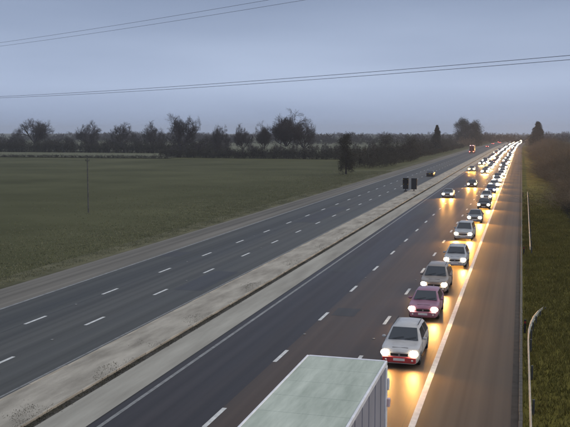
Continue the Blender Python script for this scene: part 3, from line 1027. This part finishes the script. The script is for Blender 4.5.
    if lod < 3:
        bm2 = MB().box(-hw * .84, hw * .84, f0 - .06, f0 + .14, .24, .52, .03)
        bm2.build('front_bumper', M[extras[0]] if extras else bodymat, e)
        MB().box(-hw * .45, hw * .45, f0 - .022, f0 + .02, .55, .66, .01).build('grille', M['black_plastic'], e)
        MB().box(-.26, .26, f0 - .078, f0 - .062, .34, .45).build('number_plate', M['plate'], e)
        MB().box(-hw * .82, hw * .82, o - .12, o + .05, .28, .52, .03).build('rear_bumper', bodymat, e)
    if lod < 2:
        MB().box(-.26, .26, o + .012, o + .028, .62, .73).build('number_plate', M['plate_yellow'], e)
        for s in (-1, 1):
            MB().ellipsoid((s * (hw + .06), cowl + dy * .62 - o, belt + .07), .11, .06, .075, 8, 5).build('mirror', bodymat, e, 50)
        for s in (-1, 1):
            MB().box(s * (hw + .004) - .006, s * (hw + .004) + .006, (roof_f + roof_r) / 2 - o - .25, (roof_f + roof_r) / 2 - o - .1, belt - .12, belt - .09).build('door_handle', M['black_plastic'], e)
    # lamps
    for s in (-1, 1):
        rr = (.21, .13, .145) if lod < 2 else (.36, .15, .26)  # distant lamps drawn oversize, headlight glare put into their shape
        MB().ellipsoid((s * hw * .72, f0 + .05, .665), *rr, 10 if lod < 2 else 6, 6 if lod < 2 else 4).build('headlight', M[lampmat], e, 60)
        MB().box(s * hw * .80 - .10, s * hw * .80 + .10, o - .05, o + .016, .70, .86, .015).build('tail_light', M[tailmat], e)
        if lod == 0: MB().ellipsoid((s * hw * .66, f0 - .05, .37), .06, .025, .05, 8, 5).build('fog_light', M['plate'], e, 60)
    for s in (-1, 1):
        for yy_ in (fw, rw):
            if lod < 2: wheel(e, s * (hw - .125), yy_ - o, wr)
            elif lod == 2:
                MB().tube((s * (hw - .22), yy_ - o, wr), (s * (hw - .02), yy_ - o, wr), wr, wr, 10).build('wheel', M['tyre'], e)
            else:
                pass
    return e

TYPES = {
 'hatchback': dict(Lg=4.1, W=1.74, Hh=1.47, cowl=1.1, roof_f=1.85, roof_r=3.3, tail=3.95, belt=.93),
 'estate': dict(Lg=4.6, W=1.80, Hh=1.50, cowl=1.25, roof_f=2.0, roof_r=4.0, tail=4.42, belt=.94),
 'saloon': dict(Lg=4.6, W=1.80, Hh=1.43, cowl=1.3, roof_f=2.1, roof_r=3.2, tail=3.95, belt=.92),
 'people_carrier': dict(Lg=4.5, W=1.84, Hh=1.68, cowl=.95, roof_f=1.75, roof_r=3.95, tail=4.38, belt=1.02, hood=.95),
 'van': dict(Lg=4.9, W=1.92, Hh=1.95, cowl=.85, roof_f=1.6, roof_r=4.70, tail=4.86, belt=1.1, hood=1.02),
}
BEAMS = []
def car(kind, paintname, x, y, label, lod, rz=0, group='queueing cars with headlights on', **kw):
    e = make_car(kind + '_car' if kind != 'van' else 'panel_van', M[paintname], lod=lod, **{**TYPES[kind], **kw})
    e.location = (x + cx(y), y, .015); e.rotation_euler = (0, 0, rz)
    props(e, label, 'van' if kind == 'van' else 'car', group)
    if y < 300 and x > -16:
        T = TYPES[kind]
        for s in (-1, 1):
            d = bpy.data.lights.get('beam')
            if d is None:
                d = bpy.data.lights.new('beam', 'SPOT'); d.energy = 470; d.color = (1, .44, .07); d.spot_size = R(125); d.spot_blend = .8; d.shadow_soft_size = .06
            if y > 80:
                d = bpy.data.lights.get('mid_beam') or bpy.data.lights['beam'].copy(); d.name = 'mid_beam'; d.energy = 1700
            o = bpy.data.objects.new('headlight_beam', d); COL.objects.link(o); o.parent = e
            o.location = (s * T['W'] / 2 * .72, -T['Lg'] / 2 - .14, .66)
            o.rotation_euler = (R(-76), 0, R(13))
    return e
CO = 2.15
X1, X2, X3 = -5.1, -9.2, -12.3
near = [
 ('estate', 'paint_white_car', X1, 37.1 + 2.3, 'white estate car with red lower bumper, first car behind the lorry', 0, dict(extras=('bumper_red',), rz=0)),
 ('hatchback', 'paint_maroon_flare', -5.15, 46.9 + CO, 'maroon car with mauve lamp flare in its colour, directly behind the white car with the red bumper', 0, {}),
 ('people_carrier', 'paint_beige', -5.35, 55.2 + CO, 'beige people carrier with pale roof behind the flare-tinted mauve car', 0, {}),
 ('estate', 'paint_silver', -4.85, 66.6 + CO, 'silver estate car with dark windscreen behind the beige people carrier', 0, {}),
 ('people_carrier', 'paint_silver', -5.3, 84 + CO, 'silver grey people carrier, fifth vehicle of the slow lane queue', 1, dict(rz=-.03)),
 ('hatchback', 'paint_grey', -5.15, 100.5 + CO, 'grey hatchback, sixth vehicle of the slow lane queue', 1, {}),
 ('saloon', 'paint_black', -4.9, 119.2 + CO, 'black saloon, seventh vehicle of the slow lane queue', 1, {}),
 ('hatchback', 'paint_silver', -5.2, 135 + CO, 'silver hatchback, eighth vehicle of the slow lane queue', 1, {}),
 ('estate', 'paint_blue', -5.1, 151.2 + CO, 'dark blue estate car, ninth vehicle of the slow lane queue', 1, {}),
 ('saloon', 'paint_grey', -5.0, 167 + CO, 'grey saloon, tenth vehicle of the slow lane queue', 2, {}),
 ('hatchback', 'paint_white_car', -4.9, 183 + CO, 'white hatchback, eleventh vehicle of the slow lane queue', 2, {}),
 ('hatchback', 'paint_black', X2, 167 + CO, 'black hatchback alone at the front of the middle lane', 1, {}),
 ('saloon', 'paint_grey', -11.5, 138.6 + CO, 'grey saloon alone at the front of the fast lane', 1, {}),
 ('hatchback', 'paint_grey', -13.2, 237 + CO, 'grey car with dim amber lamps, second vehicle of the fast lane', 2, dict(lampmat='headlamp_amber')),
]
for kd, pn, x, y, lab, lod, kw in near:
    kw = dict(kw); rz = kw.pop('rz', 0)
    car(kd, pn, x, y, lab, lod, rz, **kw)
# distant queue: shared meshes, copies per lane
protos = []
RL = random.Random(2)
for kd, pn, wrd in (('hatchback', 'paint_silver', 'silver hatchback'), ('saloon', 'paint_black', 'black saloon'), ('estate', 'paint_blue', 'dark blue estate car'), ('van', 'paint_vanwhite', 'white van'),
                ('people_carrier', 'paint_grey', 'grey people carrier'), ('hatchback', 'paint_red', 'red hatchback')):
    e = make_car('queueing_car' if kd != 'van' else 'queueing_van', M[pn], lod=2, lampmat=RL.choice(['headlamp', 'headlamp_cold', 'headlamp']), **TYPES[kd]); reg(e); protos.append([e, wrd, False, 'van' if kd == 'van' else 'car'])
RQ = random.Random(9)
queue = []
def lane(X, y, gap, lname, yend=1400):
    while y < yend:
        queue.append([X + RQ.uniform(-.55, .55), y, lname, RQ.choices(range(6), (4, 4, 3, 1.2, 3, 2))[0]])
        y += gap * RQ.uniform(.8, 1.25) * (1 if y < 700 else 1.15)
for a in ((X1, 199, 14.5, 'slow'), (X2, 226, 13.5, 'middle'), (X3, 285, 15.0, 'fast')):
    n0 = len(queue); lane(*a); ln = queue[n0:]
    for k, q in enumerate(ln):
        d = protos[q[3]][1]; ah = protos[ln[k - 1][3]][1] if k else None; bh = protos[ln[k + 1][3]][1] if k + 1 < len(ln) else None
        if not k: lab = f'{d}, frontmost of the unbroken distant queue in the {q[2]} lane'
        elif q[1] < 480: lab = f'{d} between {ah} and {bh}, {q[2]} lane'
        elif bh is None: lab = f'{d} at the very tail of the {q[2]} lane queue'
        else: lab = f'car reduced to a white glare at the far end of the {q[2]} lane queue'
        q.append(lab)
far_beam = bpy.data.lights['beam'].copy(); far_beam.energy = 4200
for (x, y, ln, i, lab) in sorted(queue, key=lambda q: q[1]):
    pr = protos[i]
    if not pr[2]: e = pr[0]; pr[2] = True
    else: e = fast_clone(pr[0], (0, 0, 0))
    e.location = (x + cx(y), y, .015); e.rotation_euler = (0, 0, -math.atan(4.6e-5 * max(0, y - 520)))
    props(e, lab, pr[3], 'distant queue of cars with headlights on')
    if y < 620:
        o = bpy.data.objects.new('headlight_beam', far_beam); COL.objects.link(o); o.parent = e
        o.location = (0, -2.6, .66); o.rotation_euler = (R(-76), 0, R(13))

# vehicles driving away on the left carriageway
away = [('saloon', 'paint_black', -21.5, 209, 'dark saloon driving away alone in the outer lane beyond the signals', 1, 'tail_unlit'),
        ('hatchback', 'paint_grey', -28.3, 500, 'small car with red tail lights beside the distant lorry', 2, 'tail_lit'),
        ('saloon', 'paint_black', -24.8, 640, 'dark car with red tail lights farther ahead of the lorry', 2, 'tail_lit'),
        ('estate', 'paint_grey', -28.4, 820, 'estate car with red tail lights close to the horizon', 2, 'tail_lit'),
        ('hatchback', 'paint_black', -25.0, 900, 'farthest small car with red tail lights on the left carriageway', 2, 'tail_lit')]
for kd, pn, x, y, lab, lod, tm in away:
    e = car(kd, pn, x, y, lab, lod, math.pi, 'vehicles driving away', tailmat=tm, lampmat='plate')

def make_lorry(name, box, length, W, Ht, side, roofm, tailm='tail_unlit', lampm='plate', rear_extra=False):
    """box lorry: cab at -y, rear doors at +y; origin at the rear end on the ground"""
    e = empty(name)
    hw = W / 2; c0 = -length; cab = c0 - 2.0
    b = MB().box(-hw + .03, hw - .03, c0, -.05, 1.02, Ht - .05)
    b.build('cargo_box', side, e)
    # roof panels of sheet metal, separate panels with seams
    n = 6; step = (length - .06) / n
    for k in range(n):
        y0 = c0 + step * k
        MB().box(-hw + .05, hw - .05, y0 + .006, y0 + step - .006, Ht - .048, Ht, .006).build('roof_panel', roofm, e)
    for s in (-1, 1):
        MB().box(s * (hw - .025) - .035, s * (hw - .025) + .035, c0 - .01, 0, Ht - .12, Ht + .022, .012).build('roof_rail', M['lorry_trim'], e)
        MB().box(s * (hw - .01) - .03, s * (hw - .01) + .03, -.26, .03, .98, Ht - .13, .012).build('corner_post', M['lorry_trim'], e)
        MB().box(s * (hw - .01) - .03, s * (hw - .01) + .03, c0 - .01, -.11, .94, 1.06, .01).build('lower_rail', M['steel_dark'], e)
        for k in range(1, 8):
            yy_ = c0 + length * k / 8
            MB().box(s * (hw - .022) - .012, s * (hw - .022) + .012, yy_ - .02, yy_ + .02, 1.07, Ht - .14).build('side_batten', side, e)
    MB().box(-hw + .06, hw - .06, -.07, .025, Ht - .13, Ht + .02, .012).build('rear_header', M['lorry_trim'], e)
    for s in (-1, 1):
        d_ = MB().box(min(s * .008, s * (hw - .06)), max(s * .008, s * (hw - .06)), -.048, -.004, 1.0, Ht - .14, .008).build('rear_door', side, e)
        MB().tube((s * .18, .012, 1.1), (s * .18, .012, Ht - .25), .018, .018, 6).build('lock_bar', M['steel_pale'], d_)
        MB().box(s * hw * .8 - .14, s * hw * .8 + .14, -.03, .03, .74, .88, .01).build('tail_light', M[tailm], e)
    MB().box(-.4, .4, c0 - .1, -.2, .62, .93).build('chassis', M['steel_dark'], e)
    MB().box(-hw + .08, hw - .08, -.14, -.02, .45, .62, .02).build('rear_bumper', M['steel_dark'], e)
    if tailm == 'tail_lit':
        for s in (-1, 1): MB().box(s * hw * .55 - .12, s * hw * .55 + .12, .02, .07, Ht - .12, Ht + .0, .01).build('marker_lamp', M['marker_red'], e)
    # cab
    prof = [(cab, .38), (cab - .02, 1.1), (cab + .06, 1.55), (cab + .34, 2.50), (cab + .62, 2.72), (c0 - .25, 2.78), (c0 - .25, .38)]
    v_ = []; 
    for s in (-1, 1):
        for (y_, z_) in prof: v_.append((s * (hw - (.10 if z_ < 1.6 else .18)), y_, z_))
    m_ = len(prof)
    f_ = [tuple(range(m_ - 1, -1, -1)), tuple(range(m_, 2 * m_))] + [(i, (i + 1) % m_, m_ + (i + 1) % m_, m_ + i) for i in range(m_)]
    cb = mesh_obj('cab', v_, f_, M['lorry_cab'], e)
    a = Vector((0, cab + .06, 1.60)); b2 = Vector((0, cab + .32, 2.42)); off = Vector((0, -.03, .01))
    mesh_obj('windscreen', [(-hw + .28, a.y - .025, a.z), (hw - .28, a.y - .025, a.z), (hw - .34, b2.y - .025, b2.z), (-hw + .34, b2.y - .025, b2.z),
                            (-hw + .28, a.y + .06, a.z), (hw - .28, a.y + .06, a.z), (hw - .34, b2.y + .06, b2.z), (-hw + .34, b2.y + .06, b2.z)],
             [(0, 1, 2, 3), (7, 6, 5, 4), (0, 4, 5, 1), (1, 5, 6, 2), (2, 6, 7, 3), (3, 7, 4, 0)], M['glass'], e)
    for s in (-1, 1):
        MB().box(s * (hw - .15) - .02, s * (hw - .15) + .03 * (1 if s > 0 else 0) + .02, cab + .55, c0 - .6, 1.6, 2.3).build('side_window', M['glass'], e)
        MB().box(s * (hw + .14) - .06, s * (hw + .14) + .06, cab + .1, cab + .2, 1.75, 2.2, .02).tube((s * (hw - .15), cab + .2, 2.1), (s * (hw + .12), cab + .15, 2.1), .02, .02, 6).build('mirror', M['black_plastic'], e)
        MB().ellipsoid((s * hw * .72, cab + .0, .72), .16, .06, .11).build('headlight', M[lampm], e, 60)
        for yy_ in (cab + 1.0, -1.6, -2.6 if length > 9 else -1.6):
            if yy_ == -1.6 and length <= 9 and any(abs(c.location.y + 1.6) < .01 and c.location.x * s > 0 for c in e.children): continue
            wheel(e, s * (hw - .2), yy_, .47, .30)
    MB().box(-hw + .12, hw - .12, cab - .06, cab + .1, .36, .56, .03).build('front_bumper', M['steel_dark'], e)
    MB().box(-.5, .5, cab - .03, cab + .02, .85, 1.25, .01).build('grille', M['black_plastic'], e)
    if rear_extra:
        MB().box(hw + .021, hw + .09, -.10, .0, 2.60, 2.98, .02).build('side_lamp', M['lorry_trim'], e)
        MB().box(hw + .021, hw + .12, -.12, .02, 2.06, 2.34, .02).build('side_lamp', M['lamp_pale'], e)
    return e
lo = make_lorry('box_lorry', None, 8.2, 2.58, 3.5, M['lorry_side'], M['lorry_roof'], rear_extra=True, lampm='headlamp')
lo.location = (-5.17, 25.5, .015)
props(lo, 'box lorry with pale green grey roof at the front of the slow lane', 'lorry')
l2 = make_lorry('distant_lorry', None, 9.5, 2.55, 4.1, M['lorry_red_glow'], M['lorry_side'], tailm='tail_lit')
l2.location = (-25.3, 452, .015); l2.rotation_euler = (0, 0, math.pi)
# rear faces the camera: cab must lead away
props(l2, 'dark red box lorry, tail light glow in its body colour, bright tail lights, driving away', 'lorry', 'vehicles driving away')
l3 = fast_clone(l2, (0, 0, 0)) if reg(l2) is None else None
l3.location = (-28.6 + cx(960), 960, .015); l3.rotation_euler = (0, 0, math.pi)
props(l3, 'far dark lorry with red tail lights where the left carriageway reaches the horizon', 'lorry', 'vehicles driving away')

# ------------------------------------------------------------------ haze
hb = MB().box(-3400, 2600, -300, 4400, -1.2, 46).build('haze', None)
hm = bpy.data.materials.new('haze'); hm.use_nodes = True
ht = hm.node_tree; ht.nodes.remove(ht.nodes['Principled BSDF'])
pv = ht.nodes.new('ShaderNodeVolumePrincipled')
pv.inputs['Color'].default_value = (.90, .92, .98, 1)
pv.inputs['Density'].default_value = .00021
pv.inputs['Anisotropy'].default_value = .1
ht.links.new(pv.outputs[0], ht.nodes['Material Output'].inputs['Volume'])
hb.data.materials.append(hm)
props(hb, 'pale blue morning haze over the whole place', kind='stuff')
